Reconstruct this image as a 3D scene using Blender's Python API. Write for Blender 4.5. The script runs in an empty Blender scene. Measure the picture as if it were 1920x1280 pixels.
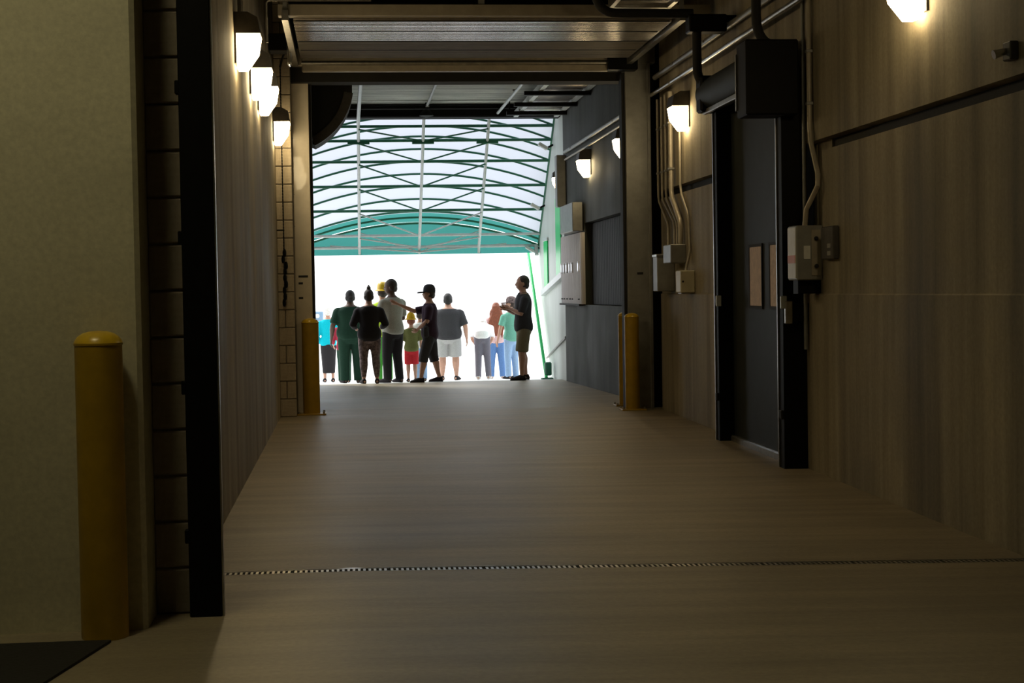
import bpy, math, random
from mathutils import Vector, Matrix
random.seed(7)
scene = bpy.context.scene
COL = scene.collection

# ------------------------------------------------------------------ camera
EYE = Vector((0.0, 0.0, 1.40))
YAW, PITCH, ROLL = map(math.radians, (5.848, 1.835, 0.95))
fwd = Vector((math.sin(YAW)*math.cos(PITCH), math.cos(YAW)*math.cos(PITCH), -math.sin(PITCH)))
rt0 = Vector((math.cos(YAW), -math.sin(YAW), 0)); up0 = rt0.cross(fwd)
rt = rt0*math.cos(ROLL) - up0*math.sin(ROLL); up = up0*math.cos(ROLL) + rt0*math.sin(ROLL)
cam = bpy.data.cameras.new('camera'); camo = bpy.data.objects.new('camera', cam); COL.objects.link(camo)
M4 = Matrix((rt, up, -fwd)).transposed().to_4x4(); M4.translation = EYE
camo.matrix_world = M4
cam.lens = 56.25; cam.sensor_width = 36; cam.clip_end = 500; cam.clip_start = 0.05
scene.camera = camo

# ------------------------------------------------------------------ world, sun, exposure
world = bpy.data.worlds.new('world'); scene.world = world; world.use_nodes = True
bg = world.node_tree.nodes['Background']
bg.inputs[0].default_value = (0.95, 0.97, 1.0, 1); bg.inputs[1].default_value = 2.4
sun = bpy.data.lights.new('sun', 'SUN'); sun.energy = 3.2; sun.angle = math.radians(12); sun.color = (1, .97, .9)
suno = bpy.data.objects.new('sun', sun); COL.objects.link(suno)
suno.rotation_euler = (math.radians(-28), math.radians(-36), 0)
vs = scene.view_settings
vs.view_transform = 'Standard'; vs.look = 'None'; vs.gamma = 1.0; vs.use_curve_mapping = False
vs.exposure = 0.0
LAMP_POWER = 25.0          # lens radiance of the wall lamps

# ------------------------------------------------------------------ materials
MATS = {}
def mat(name, col, rough=.6, metal=0., spec=.5, noise=None, bump=0., emit=None, trans=None, stretch=(1,1,1), scale=6., var=.25, coat=0., alpha=None):
    """procedural principled material; noise in object space darkens / lightens the colour by `var`"""
    m = bpy.data.materials.new(name); m.use_nodes = True
    nt = m.node_tree; N = nt.nodes; L = nt.links
    b = N['Principled BSDF']
    b.inputs['Base Color'].default_value = (*col, 1); b.inputs['Roughness'].default_value = rough
    b.inputs['Metallic'].default_value = metal; b.inputs['Specular IOR Level'].default_value = spec
    b.inputs['Coat Weight'].default_value = coat
    if emit:
        b.inputs['Emission Color'].default_value = (*emit[0], 1); b.inputs['Emission Strength'].default_value = emit[1]
    if noise is not False:
        tc = N.new('ShaderNodeTexCoord'); mp = N.new('ShaderNodeMapping'); mp.inputs['Scale'].default_value = stretch
        nz = N.new('ShaderNodeTexNoise'); nz.inputs['Scale'].default_value = scale; nz.inputs['Detail'].default_value = 7; nz.inputs['Roughness'].default_value = .62
        L.new(tc.outputs['Object'], mp.inputs[0]); L.new(mp.outputs[0], nz.inputs['Vector'])
        cr = N.new('ShaderNodeValToRGB')
        cr.color_ramp.elements[0].position = .32; cr.color_ramp.elements[1].position = .7
        cr.color_ramp.elements[0].color = (*[c*(1-var) for c in col], 1)
        cr.color_ramp.elements[1].color = (*[min(1, c*(1+var)) for c in col], 1)
        L.new(nz.outputs['Fac'], cr.inputs[0]); L.new(cr.outputs[0], b.inputs['Base Color'])
        if bump:
            bp = N.new('ShaderNodeBump'); bp.inputs['Strength'].default_value = bump; bp.inputs['Distance'].default_value = .02
            L.new(nz.outputs['Fac'], bp.inputs['Height']); L.new(bp.outputs[0], b.inputs['Normal'])
    if trans:
        out = N['Material Output']; tr = N.new('ShaderNodeBsdfTranslucent'); tr.inputs[0].default_value = (*trans[0], 1)
        mx = N.new('ShaderNodeMixShader'); mx.inputs[0].default_value = trans[1]
        L.new(b.outputs[0], mx.inputs[1]); L.new(tr.outputs[0], mx.inputs[2]); L.new(mx.outputs[0], out.inputs[0])
    MATS[name] = m
    return m

def concrete(name, col, streak=(9, 9, .35), rough=.75, two=(1.1, 1.1, .9), bump=.25, var=.38, pits=True, spec=.35, rvar=1.):
    """board-formed concrete: stretched streaks times blotchy stain, with fine pits"""
    m = bpy.data.materials.new(name); m.use_nodes = True
    nt = m.node_tree; N = nt.nodes; L = nt.links; b = N['Principled BSDF']
    b.inputs['Roughness'].default_value = rough; b.inputs['Specular IOR Level'].default_value = spec
    tc = N.new('ShaderNodeTexCoord')
    def nz(sc, stretch, det=6):
        mp = N.new('ShaderNodeMapping'); mp.inputs['Scale'].default_value = stretch
        t = N.new('ShaderNodeTexNoise'); t.inputs['Scale'].default_value = sc; t.inputs['Detail'].default_value = det; t.inputs['Roughness'].default_value = .6
        L.new(tc.outputs['Object'], mp.inputs[0]); L.new(mp.outputs[0], t.inputs['Vector']); return t
    a, c, f = nz(1, streak), nz(1, two, 5), nz(38, (1, 1, 1), 3)
    def ramp(t, lo, hi, p0=.3, p1=.7):
        r = N.new('ShaderNodeMapRange'); r.inputs[1].default_value = p0; r.inputs[2].default_value = p1; r.inputs[3].default_value = lo; r.inputs[4].default_value = hi
        L.new(t.outputs['Fac'], r.inputs[0]); return r
    r1, r2, r3 = ramp(a, 1-var, 1+var), ramp(c, 1-var*.7, 1+var*.7), ramp(f, .9, 1.1)
    m1 = N.new('ShaderNodeMath'); m1.operation = 'MULTIPLY'; L.new(r1.outputs[0], m1.inputs[0]); L.new(r2.outputs[0], m1.inputs[1])
    m2 = N.new('ShaderNodeMath'); m2.operation = 'MULTIPLY'; L.new(m1.outputs[0], m2.inputs[0]); L.new(r3.outputs[0], m2.inputs[1])
    vm = N.new('ShaderNodeVectorMath'); vm.operation = 'SCALE'; vm.inputs[0].default_value = col
    L.new(m2.outputs[0], vm.inputs['Scale']); L.new(vm.outputs[0], b.inputs['Base Color'])
    bp = N.new('ShaderNodeBump'); bp.inputs['Strength'].default_value = bump; bp.inputs['Distance'].default_value = .015
    L.new(m2.outputs[0], bp.inputs['Height']); L.new(bp.outputs[0], b.inputs['Normal'])
    rr = ramp(c, rough-.12*rvar, min(1, rough+.1*rvar)); L.new(rr.outputs[0], b.inputs['Roughness'])
    MATS[name] = m; return m

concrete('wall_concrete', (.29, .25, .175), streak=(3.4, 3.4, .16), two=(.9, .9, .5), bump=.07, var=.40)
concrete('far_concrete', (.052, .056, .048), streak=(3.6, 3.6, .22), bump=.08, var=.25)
concrete('soffit_concrete', (.42, .44, .40), streak=(.8, 9, 1))
concrete('floor_concrete', (.315, .262, .178), streak=(.45, 4.5, 1), rough=.48, two=(.4, .9, 1), bump=.05, var=.22, spec=.5, rvar=.3)
concrete('painted_wall', (.56, .53, .39), streak=(1.2, 1.2, 2.5), two=(.7, .7, .7), bump=.12, var=.08, rough=.6)
concrete('block', (.30, .255, .20), streak=(5, 5, 5), var=.14, rough=.9)
concrete('pale_block', (.42, .36, .27), streak=(5, 5, 5), var=.12, rough=.9)
mat('mortar', (.16, .14, .11), .95, scale=30)
concrete('outdoor_concrete', (.78, .78, .76), streak=(1, 1, 1), var=.06)
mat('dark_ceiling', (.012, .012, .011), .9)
mat('black_metal', (.004, .004, .004), .55, .0, .12, scale=20)
mat('black_rubber', (.012, .012, .012), .75, scale=30)
mat('mat_rubber', (.014, .013, .012), .9, scale=60, bump=.3)
mat('yellow_plastic', (.38, .235, .010), .42, scale=9, var=.14)
mat('yellow_paint', (.62, .40, .02), .3, scale=9, var=.1)
mat('galvanised', (.42, .41, .38), .32, .85, scale=14, var=.2)
mat('grey_steel', (.27, .27, .255), .45, .35, scale=7, var=.16)
mat('tan_steel', (.38, .34, .27), .45, .25, scale=7, var=.12)
mat('jamb_paint', (.62, .56, .45), .28, .15, scale=6, var=.08, coat=.3)
mat('bronze_housing', (.05, .045, .04), .55, scale=20)
mat('lamp_lens', (.9, .85, .7), .4, noise=False, emit=((1.0, .77, .42), LAMP_POWER))
mat('hall_lens', (.9, .85, .7), .4, noise=False, emit=((1.0, .88, .50), 24.0))
mat('door_fabric', (.016, .02, .018), .6, 0., .3, scale=4, var=.2)
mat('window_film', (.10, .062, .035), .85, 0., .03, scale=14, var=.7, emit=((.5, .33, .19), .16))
mat('dull_steel', (.13, .115, .085), .6, .2, scale=5, var=.15)
mat('ribbed_aluminium', (.46, .43, .42), .27, .95, stretch=(2, .3, 1), scale=3, var=.25)
mat('white_enamel', (.66, .62, .46), .5, scale=10, var=.08)
mat('label_white', (.72, .72, .70), .5, scale=20, var=.05)
mat('label_orange', (.62, .18, .04), .5, scale=20, var=.05)
mat('green_paint', (.02, .16, .09), .4, scale=8, var=.15)
mat('bright_green', (.015, .70, .17), .35, scale=8, var=.08)
mat('pale_steel', (.62, .66, .66), .4, .2, scale=8, var=.08)
mat('canopy_fabric', (.42, .47, .55), .8, scale=2, var=.05, trans=((.46, .49, .56), .55))
mat('teal_fabric', (.03, .17, .15), .8, scale=2, var=.08, trans=((.05, .24, .22), .5))
mat('white_panel', (.93, .88, .88), .6, stretch=(1, 6, .3), scale=2, var=.06)
mat('pale_siding', (.62, .68, .64), .5, stretch=(1, 5, .3), scale=2, var=.07)
mat('window_glow', (.8, .85, .95), .3, noise=False, emit=((.85, .9, 1), 1.2))
mat('blue_grey', (.22, .34, .48), .5, scale=8, var=.08)
mat('chrome', (.7, .7, .7), .2, 1.0, scale=12, var=.1)
CLOTH = dict(teal=(.0, .42, .52), black=(.02, .018, .02), charcoal=(.045, .045, .05), dark_green=(.014, .045, .028), olive=(.14, .15, .05),
             light_grey=(.36, .36, .31), plum=(.045, .025, .045), red=(.55, .03, .04), grey=(.16, .15, .18), pale_grey=(.40, .40, .40), white=(.85, .84, .84),
             jeans=(.10, .20, .42), pale_jeans=(.30, .45, .68), mint=(.16, .42, .33), khaki=(.22, .19, .12), neon=(.55, .80, .05), green=(.07, .35, .05),
             pink=(.62, .42, .42), patterned=(.16, .12, .12), dark_red=(.35, .03, .06), shoe=(.025, .022, .025), pale_shoe=(.55, .52, .5), orange=(.65, .28, .02), mustard=(.55, .33, .02))
for k, v in CLOTH.items():
    mat('cloth_'+k, v, .88, spec=.2, scale=60 if k != 'patterned' else 22, var=.12 if k != 'patterned' else .75, bump=.1)
mat('skin', (.50, .28, .20), .55, scale=30, var=.08); mat('skin_dark', (.11, .055, .035), .55, scale=30, var=.08)
for k, v in dict(brown=(.035, .02, .014), auburn=(.22, .06, .025), white=(.7, .68, .65), black=(.01, .009, .009), grey=(.3, .28, .27)).items():
    mat('hair_'+k, v, .6, stretch=(40, 40, 6), scale=3, var=.4, bump=.4)
mat('eye', (.03, .02, .02), .15, noise=False); mat('lip', (.3, .10, .09), .5, noise=False)

# ------------------------------------------------------------------ mesh builder
class MB:
    def __init__(s): s.v = []; s.f = []; s.m = []; s.mi = 0
    def add(s, vs, fs):
        o = len(s.v); s.v += [tuple(p) for p in vs]; s.f += [tuple(o+i for i in f) for f in fs]; s.m += [s.mi]*len(fs)
    def box(s, a, b, bev=0.):
        x0, y0, z0 = (min(p, q) for p, q in zip(a, b)); x1, y1, z1 = (max(p, q) for p, q in zip(a, b))
        if bev <= 0:
            s.add([(x0,y0,z0),(x1,y0,z0),(x1,y1,z0),(x0,y1,z0),(x0,y0,z1),(x1,y0,z1),(x1,y1,z1),(x0,y1,z1)],
                  [(0,3,2,1),(4,5,6,7),(0,1,5,4),(1,2,6,5),(2,3,7,6),(3,0,4,7)]); return s
        b_ = min(bev, (x1-x0)/2.01, (y1-y0)/2.01, (z1-z0)/2.01)
        vs = []; idx = {}
        for i, X in enumerate((x0, x1)):
            for j, Y in enumerate((y0, y1)):
                for k, Z in enumerate((z0, z1)):
                    sx, sy, sz = (1-2*i)*b_, (1-2*j)*b_, (1-2*k)*b_
                    idx[i,j,k,0] = len(vs); vs.append((X, Y+sy, Z+sz))
                    idx[i,j,k,1] = len(vs); vs.append((X+sx, Y, Z+sz))
                    idx[i,j,k,2] = len(vs); vs.append((X+sx, Y+sy, Z))
        I = lambda *t: idx[t]
        fs = []
        for i in (0, 1): fs.append([I(i,0,0,0), I(i,1,0,0), I(i,1,1,0), I(i,0,1,0)])
        for j in (0, 1): fs.append([I(0,j,0,1), I(1,j,0,1), I(1,j,1,1), I(0,j,1,1)])
        for k in (0, 1): fs.append([I(0,0,k,2), I(1,0,k,2), I(1,1,k,2), I(0,1,k,2)])
        for i in (0, 1):
            for j in (0, 1): fs.append([I(i,j,0,0), I(i,j,1,0), I(i,j,1,1), I(i,j,0,1)])
            for k in (0, 1): fs.append([I(i,0,k,0), I(i,1,k,0), I(i,1,k,2), I(i,0,k,2)])
        for j in (0, 1):
            for k in (0, 1): fs.append([I(0,j,k,1), I(1,j,k,1), I(1,j,k,2), I(0,j,k,2)])
        for t in [(i,j,k) for i in (0,1) for j in (0,1) for k in (0,1)]: fs.append([I(*t,0), I(*t,1), I(*t,2)])
        c = Vector(((x0+x1)/2, (y0+y1)/2, (z0+z1)/2)); out = []
        for f in fs:
            p = [Vector(vs[q]) for q in f]; n = (p[1]-p[0]).cross(p[2]-p[0]); mid = sum(p, Vector())/len(p)
            out.append(tuple(f) if n.dot(mid-c) > 0 else tuple(reversed(f)))
        s.add(vs, out); return s
    def rings(s, rings, cap=True, closed=True):
        n = len(rings[0]); vs = [p for r in rings for p in r]; fs = []
        for i in range(len(rings)-1):
            for j in range(n if closed else n-1):
                k = (j+1) % n; fs.append((i*n+j, i*n+k, (i+1)*n+k, (i+1)*n+j))
        if cap:
            fs.append(tuple(reversed(range(n)))); fs.append(tuple((len(rings)-1)*n+j for j in range(n)))
        s.add(vs, fs); return s
    def tube(s, pts, r, n=10, flat=None, round_ends=False):
        """tube through pts; r number or list; flat=(axis vector, factor) squashes along an axis"""
        P = [Vector(p) for p in pts]; R = list(r) if hasattr(r, '__len__') else [r]*len(P)
        if round_ends:
            d0 = (P[0]-P[1]).normalized(); d1 = (P[-1]-P[-2]).normalized()
            P = [P[0]+d0*R[0]*.95, P[0]+d0*R[0]*.6] + P + [P[-1]+d1*R[-1]*.6, P[-1]+d1*R[-1]*.95]
            R = [R[0]*.3, R[0]*.8] + R + [R[-1]*.8, R[-1]*.3]
        t = (P[1]-P[0]).normalized(); u = t.orthogonal().normalized(); rings = []
        for i, p in enumerate(P):
            if i == 0: d = P[1]-P[0]
            elif i == len(P)-1: d = P[-1]-P[-2]
            else: d = (P[i+1]-P[i]).normalized()+(P[i]-P[i-1]).normalized()
            d.normalize(); u = (u-d*u.dot(d)).normalized(); w = d.cross(u)
            ring = []
            for j in range(n):
                a = 2*math.pi*j/n; q = (u*math.cos(a)+w*math.sin(a))*R[i]
                if flat: ax = Vector(flat[0]); q -= ax*q.dot(ax)*(1-flat[1])
                ring.append(p+q)
            rings.append(ring)
        return s.rings(rings)
    def lathe(s, prof, c=(0,0,0), n=28):
        c = Vector(c); rings = [[c+Vector((r*math.cos(2*math.pi*j/n), r*math.sin(2*math.pi*j/n), z)) for j in range(n)] for r, z in prof]
        return s.rings(rings)
    def ell(s, c, rx, ry, rz, n=14, m=9, T=None):
        rings = []
        for i in range(1, m):
            a = math.pi*i/m - math.pi/2
            rings.append([Vector((c[0]+rx*math.cos(a)*math.cos(2*math.pi*j/n), c[1]+ry*math.cos(a)*math.sin(2*math.pi*j/n), c[2]+rz*math.sin(a))) for j in range(n)])
        if T: rings = [[T(p) for p in r] for r in rings]
        return s.rings(rings)
    def prism(s, pts2, axis, a, b):
        """extrude a 2-D outline along an axis: 'x' pts=(y,z), 'y' pts=(x,z), 'z' pts=(x,y)"""
        def mk(p, q): return {'x': (q, p[0], p[1]), 'y': (p[0], q, p[1]), 'z': (p[0], p[1], q)}[axis]
        return s.rings([[mk(p, a) for p in pts2], [mk(p, b) for p in pts2]])
    def mesh(s, name):
        me = bpy.data.meshes.new(name); me.from_pydata(s.v, [], s.f); me.polygons.foreach_set('material_index', s.m); me.update(); return me
    def build(s, name, material, parent=None, smooth=False):
        me = s.mesh(name)
        import bmesh
        bm = bmesh.new(); bm.from_mesh(me); bmesh.ops.recalc_face_normals(bm, faces=bm.faces); bm.to_mesh(me); bm.free()
        for mm in (material if isinstance(material, (list, tuple)) else [material]): me.materials.append(MATS[mm])
        if smooth:
            for p in me.polygons: p.use_smooth = True
            try: me.set_sharp_from_angle(angle=math.radians(40))
            except Exception: pass
        return link(name, me, parent)

def link(name, me, parent=None):
    o = bpy.data.objects.new(name, me); COL.objects.link(o)
    if parent is not None: o.parent = parent
    return o
def tag(o, label, cat, group=None, kind=None):
    o['label'] = label; o['category'] = cat
    if group: o['group'] = group
    if kind: o['kind'] = kind
    return o
def thing(name, label, cat, loc=(0,0,0), rotz=0., group=None, kind=None):
    o = link(name, None); o.location = loc; o.rotation_euler = (0, 0, rotz); o.empty_display_size = .1
    return tag(o, label, cat, group, kind)
def struct(name, mb, m, label, cat): return tag(mb.build(name, m), label, cat, kind='structure')
def dup(o, parent=None):
    c = o.copy(); COL.objects.link(c); c.parent = parent
    for ch in list(o.children): dup(ch, c)
    return c

# ------------------------------------------------------------------ setting
XL, XR = -0.78, 3.60            # tunnel side walls
Y_JAMB, Y_PORT, Y_EXIT = 7.12, 18.36, 27.1
def floorz(x, y):
    g = 1. if y <= 9 else max(0., (17-y)/8.)
    z = -.02*min(max(x, 0.), 3.7)*g
    if y > 19: z -= (min(y, 27.1)-19)*.0168
    if y > 27.1: z -= (min(y, 42)-27.1)*.05
    return z
def grid(xs, ys, skip=None):
    mb = MB(); nx = len(xs)
    vs = [(x, y, floorz(x, y)) for y in ys for x in xs]; fs = []
    for j in range(len(ys)-1):
        for i in range(nx-1):
            if skip and skip((xs[i]+xs[i+1])/2, (ys[j]+ys[j+1])/2): continue
            fs.append((j*nx+i, j*nx+i+1, (j+1)*nx+i+1, (j+1)*nx+i))
    mb.add(vs, fs); return mb
lin = lambda a, b, n: [a+(b-a)*i/n for i in range(n+1)]
TR0, TR1 = 8.06, 8.15
struct('floor', grid([-6, -3] + lin(XL-.1, 0, 2) + lin(.5, 4, 7), lin(-6, 8, 14) + [TR0, TR1] + lin(8.5, Y_EXIT, 36),
       lambda x, y: TR0 < y < TR1 and x > XL-.1), 'floor_concrete', 'brown-grey broom-finished concrete floor running down the tunnel', 'floor')
struct('ground', grid([-30, -10, -4, 0, 4, 10, 40], [Y_EXIT, 30, 35, 42, 60, 120]), 'outdoor_concrete', 'sunlit pale concrete ground outside the tunnel mouth', 'ground')
# near room shell and tunnel shell
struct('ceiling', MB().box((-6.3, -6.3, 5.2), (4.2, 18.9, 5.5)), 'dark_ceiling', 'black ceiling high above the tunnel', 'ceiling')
struct('wall_back', MB().box((-6.3, -6.3, -.3), (4.2, -6, 5.3)), 'painted_wall', 'plain painted wall behind the viewpoint', 'wall')
struct('wall_far_left', MB().box((-6.3, -6, -.3), (-6, 6.85, 5.3)), 'painted_wall', 'plain painted side wall of the near hall', 'wall')
struct('wall_front_left', MB().box((-6.3, 6.82, -.1), (-.862, 7.3, 5.25), .02), 'painted_wall', 'cream painted wall behind the tall yellow bollard', 'wall')
struct('wall_left', MB().box((XL-.4, 7.3, -.1), (XL, 18.5, 5.25)), 'wall_concrete', 'dark board-formed concrete wall under the row of four lamps', 'wall')
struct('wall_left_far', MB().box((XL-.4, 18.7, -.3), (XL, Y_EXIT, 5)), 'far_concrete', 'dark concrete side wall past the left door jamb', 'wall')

def block_wall(name, label, x0, x1, y0, depth, z0, z1, m, first=0., half=None):
    root = thing(name, label, 'wall', kind='structure')
    MB().box((x0, y0+.012, z0), (x1, y0+depth, z1)).build('mortar_bed', 'mortar', root)
    n = int((z1-z0)/.2032); w = x1-x0
    shapes = [MB().box((0, 0, 0), (w, .05, .193), .006).mesh('concrete_block')]
    a = w*.42; shapes.append(MB().box((0, 0, 0), (a-.005, .05, .193), .006).mesh('concrete_block')); shapes.append(MB().box((0, 0, 0), (w-a-.005, .05, .193), .006).mesh('concrete_block'))
    for s_ in shapes: s_.materials.append(MATS[m])
    for i in range(n):
        z = z0+i*.2032+.005
        if half and i % 2:
            o = link('concrete_block', shapes[1], root); o.location = (x0, y0+random.uniform(-.002, .002), z)
            o = link('concrete_block', shapes[2], root); o.location = (x0+a+.005, y0+random.uniform(-.002, .002), z)
        else:
            o = link('concrete_block', shapes[0], root); o.location = (x0, y0+random.uniform(-.002, .002), z)
    return root
block_wall('wall_block_jamb', 'unpainted concrete block jamb between cream wall and black door track', -.862, -.60, Y_JAMB, .3, 0, 5.1, 'block')
block_wall('wall_block_return', 'tan concrete block return beside the pale steel door jamb', XL, -.60, Y_PORT, .4, 0, 4.9, 'pale_block', half=True)

# right wall with ledge, shadow groove, recess; door opening at y 12.36..14.50
GZ0, GZ1 = 2.42, 2.51
def right_wall(y0, y1, mb, groove=True):
    mb.box((XR, y0, 1.335), (XR+.4, y1, GZ0)); mb.box((XR+.22, y0, GZ0), (XR+.4, y1, GZ1)); mb.box((XR, y0, GZ1), (XR+.4, y1, 5.25))
mb = MB(); right_wall(-6, 11.86, mb)
mb.box((XR+.08, 11.86, 1.335), (XR+.4, 12.36, GZ1)); mb.box((XR, 11.86, GZ1), (XR+.4, 12.36, 5.25))
mb.box((XR, 12.36, 3.02), (XR+.4, 14.50, 5.25))
right_wall(14.50, 18.12, mb)
mb.box((XR+.2, 18.1, -.3), (XR+.6, 18.9, 5.25))
struct('wall_right', mb, 'wall_concrete', 'streaky board-formed concrete wall with a long shadow groove and low ledge', 'wall')
mb = MB()
for y0, y1 in ((-6, 12.36), (14.50, 18.12)): mb.box((XR-.015, y0, -.3), (XR+.4, y1, 1.335), .008)
struct('wall_right_base', mb, 'wall_concrete', 'slightly proud lower band of the right concrete wall below the ledge', 'wall')
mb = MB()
for y0, y1 in ((-6, 12.0), (14.6, 18.1)): mb.box((XR+.10, y0, GZ0+.001), (XR+.225, y1, GZ1-.001))  # black strip added at the back of the groove, standing in for its shade
struct('trim_3', mb, 'black_rubber', 'black strip added deep in the long wall groove to stand in for shade', 'strip')
struct('wall_right_side_room', MB().box((XR+.5, 12, -.1), (XR+.6, 15, 3.3)), 'dark_ceiling', 'dark wall of the room behind the dark rapid door', 'wall')
mb = MB()
mb.box((XR, 18.75, -.4), (XR+.5, 26.35, 1.16)); mb.box((XR, 18.75, 1.16), (XR+.5, 20.75, 5)); mb.box((XR, 24.05, 1.16), (XR+.5, 26.35, 5))
mb.box((XR, 20.75, 2.40), (XR+.5, 24.05, 5)); mb.box((XR+.14, 20.75, 1.16), (XR+.5, 24.05, 2.4))
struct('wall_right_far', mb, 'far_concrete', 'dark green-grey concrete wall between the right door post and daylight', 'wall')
# door header wall, soffit beyond, edge beam, facade
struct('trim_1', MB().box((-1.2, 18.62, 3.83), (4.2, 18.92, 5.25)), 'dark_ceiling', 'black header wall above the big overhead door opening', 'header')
struct('ceiling_far', MB().box((-1.2, 18.92, 4.52), (4.2, Y_EXIT, 4.9)), 'soffit_concrete', 'grey-green concrete soffit between the door header and tunnel mouth', 'ceiling')
struct('trim_2', MB().box((-1.2, 26.75, 4.30), (4.2, Y_EXIT, 4.55), .02), 'black_metal', 'black edge beam across the tunnel mouth under the soffit', 'beam')
mb = MB(); mb.box((-8, Y_EXIT-.3, -.5), (XL, Y_EXIT, 7)); mb.box((XR+.5, Y_EXIT-.3, -.5), (9, Y_EXIT, 7)); mb.box((-1.2, Y_EXIT-.3, 4.55), (4.2, Y_EXIT, 7))
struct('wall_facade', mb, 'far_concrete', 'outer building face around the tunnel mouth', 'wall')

# ------------------------------------------------------------------ bollards
def bollard(name, label, x, y, r, h, flange=True, z=None):
    z = floorz(x, y) if z is None else z
    t = thing(name, label, 'bollard', (x, y, z), group='yellow bollards')
    MB().lathe([(r*.99, 0), (r, .01), (r, h-r*.62), (r*1.03, h-r*.6), (r*1.03, h-r*.52)]).build('sleeve', 'yellow_plastic', t, True)
    MB().lathe([(r*1.03, h-r*.52), (r*.98, h-r*.40), (r*.86, h-r*.24), (r*.66, h-r*.11), (r*.4, h-r*.03), (r*.12, h), (.001, h)]).build('domed_cap', 'yellow_paint', t, True)
    if flange:
        MB().box((-r*1.7, -r*1.5, -.002), (r*1.7, r*1.5, .016), .004).build('base_plate', 'yellow_plastic', t)
        for sx in (-1, 1):
            for sy in (-1, 1): MB().lathe([(.012, .016), (.012, .034), (.006, .04)], (sx*r*1.45, sy*r*1.25, 0), 8).build('anchor_bolt', 'galvanised', t)
    return t
bollard('bollard', 'tall yellow bollard with glossy domed cap in front of the cream wall', -1.02, 6.70, .096, 1.262, False)
bollard('bollard', 'yellow bollard in front of the pale steel door jamb with blocks beside it', -.435, 18.66, .098, 1.115)
bollard('bollard', 'wider yellow bollard in front of the grey steel door post near conduits', 3.245, 18.16, .083, 1.115)
bollard('bollard', 'yellow bollard half hidden behind the edge of the grey steel door post', 3.285, 18.86, .078, 1.115)

# ------------------------------------------------------------------ black door track of the near opening
t = thing('door_track', 'black steel door track standing before the block jamb', 'track', (-.63, 7.06, 0))
MB().box((-.078, -.03, 0), (.062, .05, 5.15), .004).build('channel', 'black_metal', t)
MB().box((.062, -.02, 0), (.070, .02, 5.15)).build('edge_strip', 'galvanised', t)
for z in (.35, 1.0, 1.65, 2.3): MB().box((-.095, -.012, z-.03), (-.07, .03, z+.03), .004).build('bracket', 'black_metal', t)

# ------------------------------------------------------------------ trench drain and floor mat
t = thing('trench_drain', 'narrow slotted trench drain running across the concrete floor', 'drain')
n = 9; xs = lin(XL, XR-.02, n)
mbc = MB().box((XL, TR0-.01, -.35), (XR, TR1+.01, -.16)); mbc.build('channel_bottom', 'black_rubber', t)
for sgn, yy in ((0, TR0), (1, TR1)):
    m_ = MB(); yb = yy-.004 if sgn == 0 else yy
    for i in range(n):
        a, b = xs[i], xs[i+1]
        m_.add([(a, yb, floorz(a, yy)+.001), (b, yb, floorz(b, yy)+.001), (b, yb+.004, floorz(b, yy)+.001), (a, yb+.004, floorz(a, yy)+.001),
                (a, yb, -.3), (b, yb, -.3), (b, yb+.004, -.3), (a, yb+.004, -.3)], [(0,1,2,3),(0,4,5,1),(2,6,7,3)])
    m_.build('frame_rail', 'galvanised', t)
for i in range(n):
    a, b = xs[i]+.003, xs[i+1]-.003; m_ = MB(); k = int((b-a)/.0252); 
    for j in range(k):
        x0 = a+(b-a)*j/k; z = floorz(x0, 8.1)
        m_.box((x0, TR0+.012, z-.02), (x0+.013, TR1-.012, z-.001))
    z0 = floorz(a, 8.1); z1 = floorz(b, 8.1)
    for yy in (TR0+.004, TR1-.014):
        m_.add([(a, yy, z0-.001), (b, yy, z1-.001), (b, yy+.01, z1-.001), (a, yy+.01, z0-.001), (a, yy, z0-.02), (b, yy, z1-.02), (b, yy+.01, z1-.02), (a, yy+.01, z0-.02)],
               [(0,1,2,3),(7,6,5,4),(0,4,5,1),(1,5,6,2),(2,6,7,3),(3,7,4,0)])
    m_.build('grate_section', 'galvanised', t)
tag(MB().prism([(-3.2, 5.0), (-1.30, 5.0), (-.98, 6.58), (-3.2, 6.60)], 'z', .0005, .012).build('floor_mat', 'mat_rubber'), 'black rubber mat on the floor in front of the cream wall', 'mat')

# ------------------------------------------------------------------ wall lamps
def wall_lamp_proto():
    t = thing('wall_lamp', '', 'lamp')
    # local: wall plane at y=0, lamp sticks out to -y, width along x; z=0 is the bottom of the lens
    hw = .15
    MB().prism([(0, .40), (-.10, .40), (-.17, .36), (-.19, .245), (0, .245)], 'x', -hw, hw).build('housing', 'bronze_housing', t)
    MB().prism([(-.015, .03), (0, .03), (0, .25), (-.015, .25)], 'x', -hw*.98, hw*.98).build('back_plate', 'bronze_housing', t)
    m_ = MB(); w0, w1 = hw*.93, hw*.62
    m_.rings([[(-w0, -.016, .245), (w0, -.016, .245), (w0, -.185, .245), (-w0, -.185, .245)],
              [(-w0*.95, -.016, .12), (w0*.95, -.016, .12), (w0*.95, -.165, .12), (-w0*.95, -.165, .12)],
              [(-w1, -.016, 0), (w1, -.016, 0), (w1, -.085, 0), (-w1, -.085, 0)]])
    m_.build('lens', 'lamp_lens', t)
    return t
lp = wall_lamp_proto(); used = False
def wall_lamp(x, y, z, side, label, group):
    global used
    o = lp if not used else dup(lp); used = True
    o.location = (x, y, z); o.rotation_euler = (0, 0, math.pi/2 if side == 'L' else -math.pi/2)
    o['label'] = label; o['group'] = group
    return o
gl, gr = 'lamps on the left wall', 'lamps on the right wall'
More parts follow.
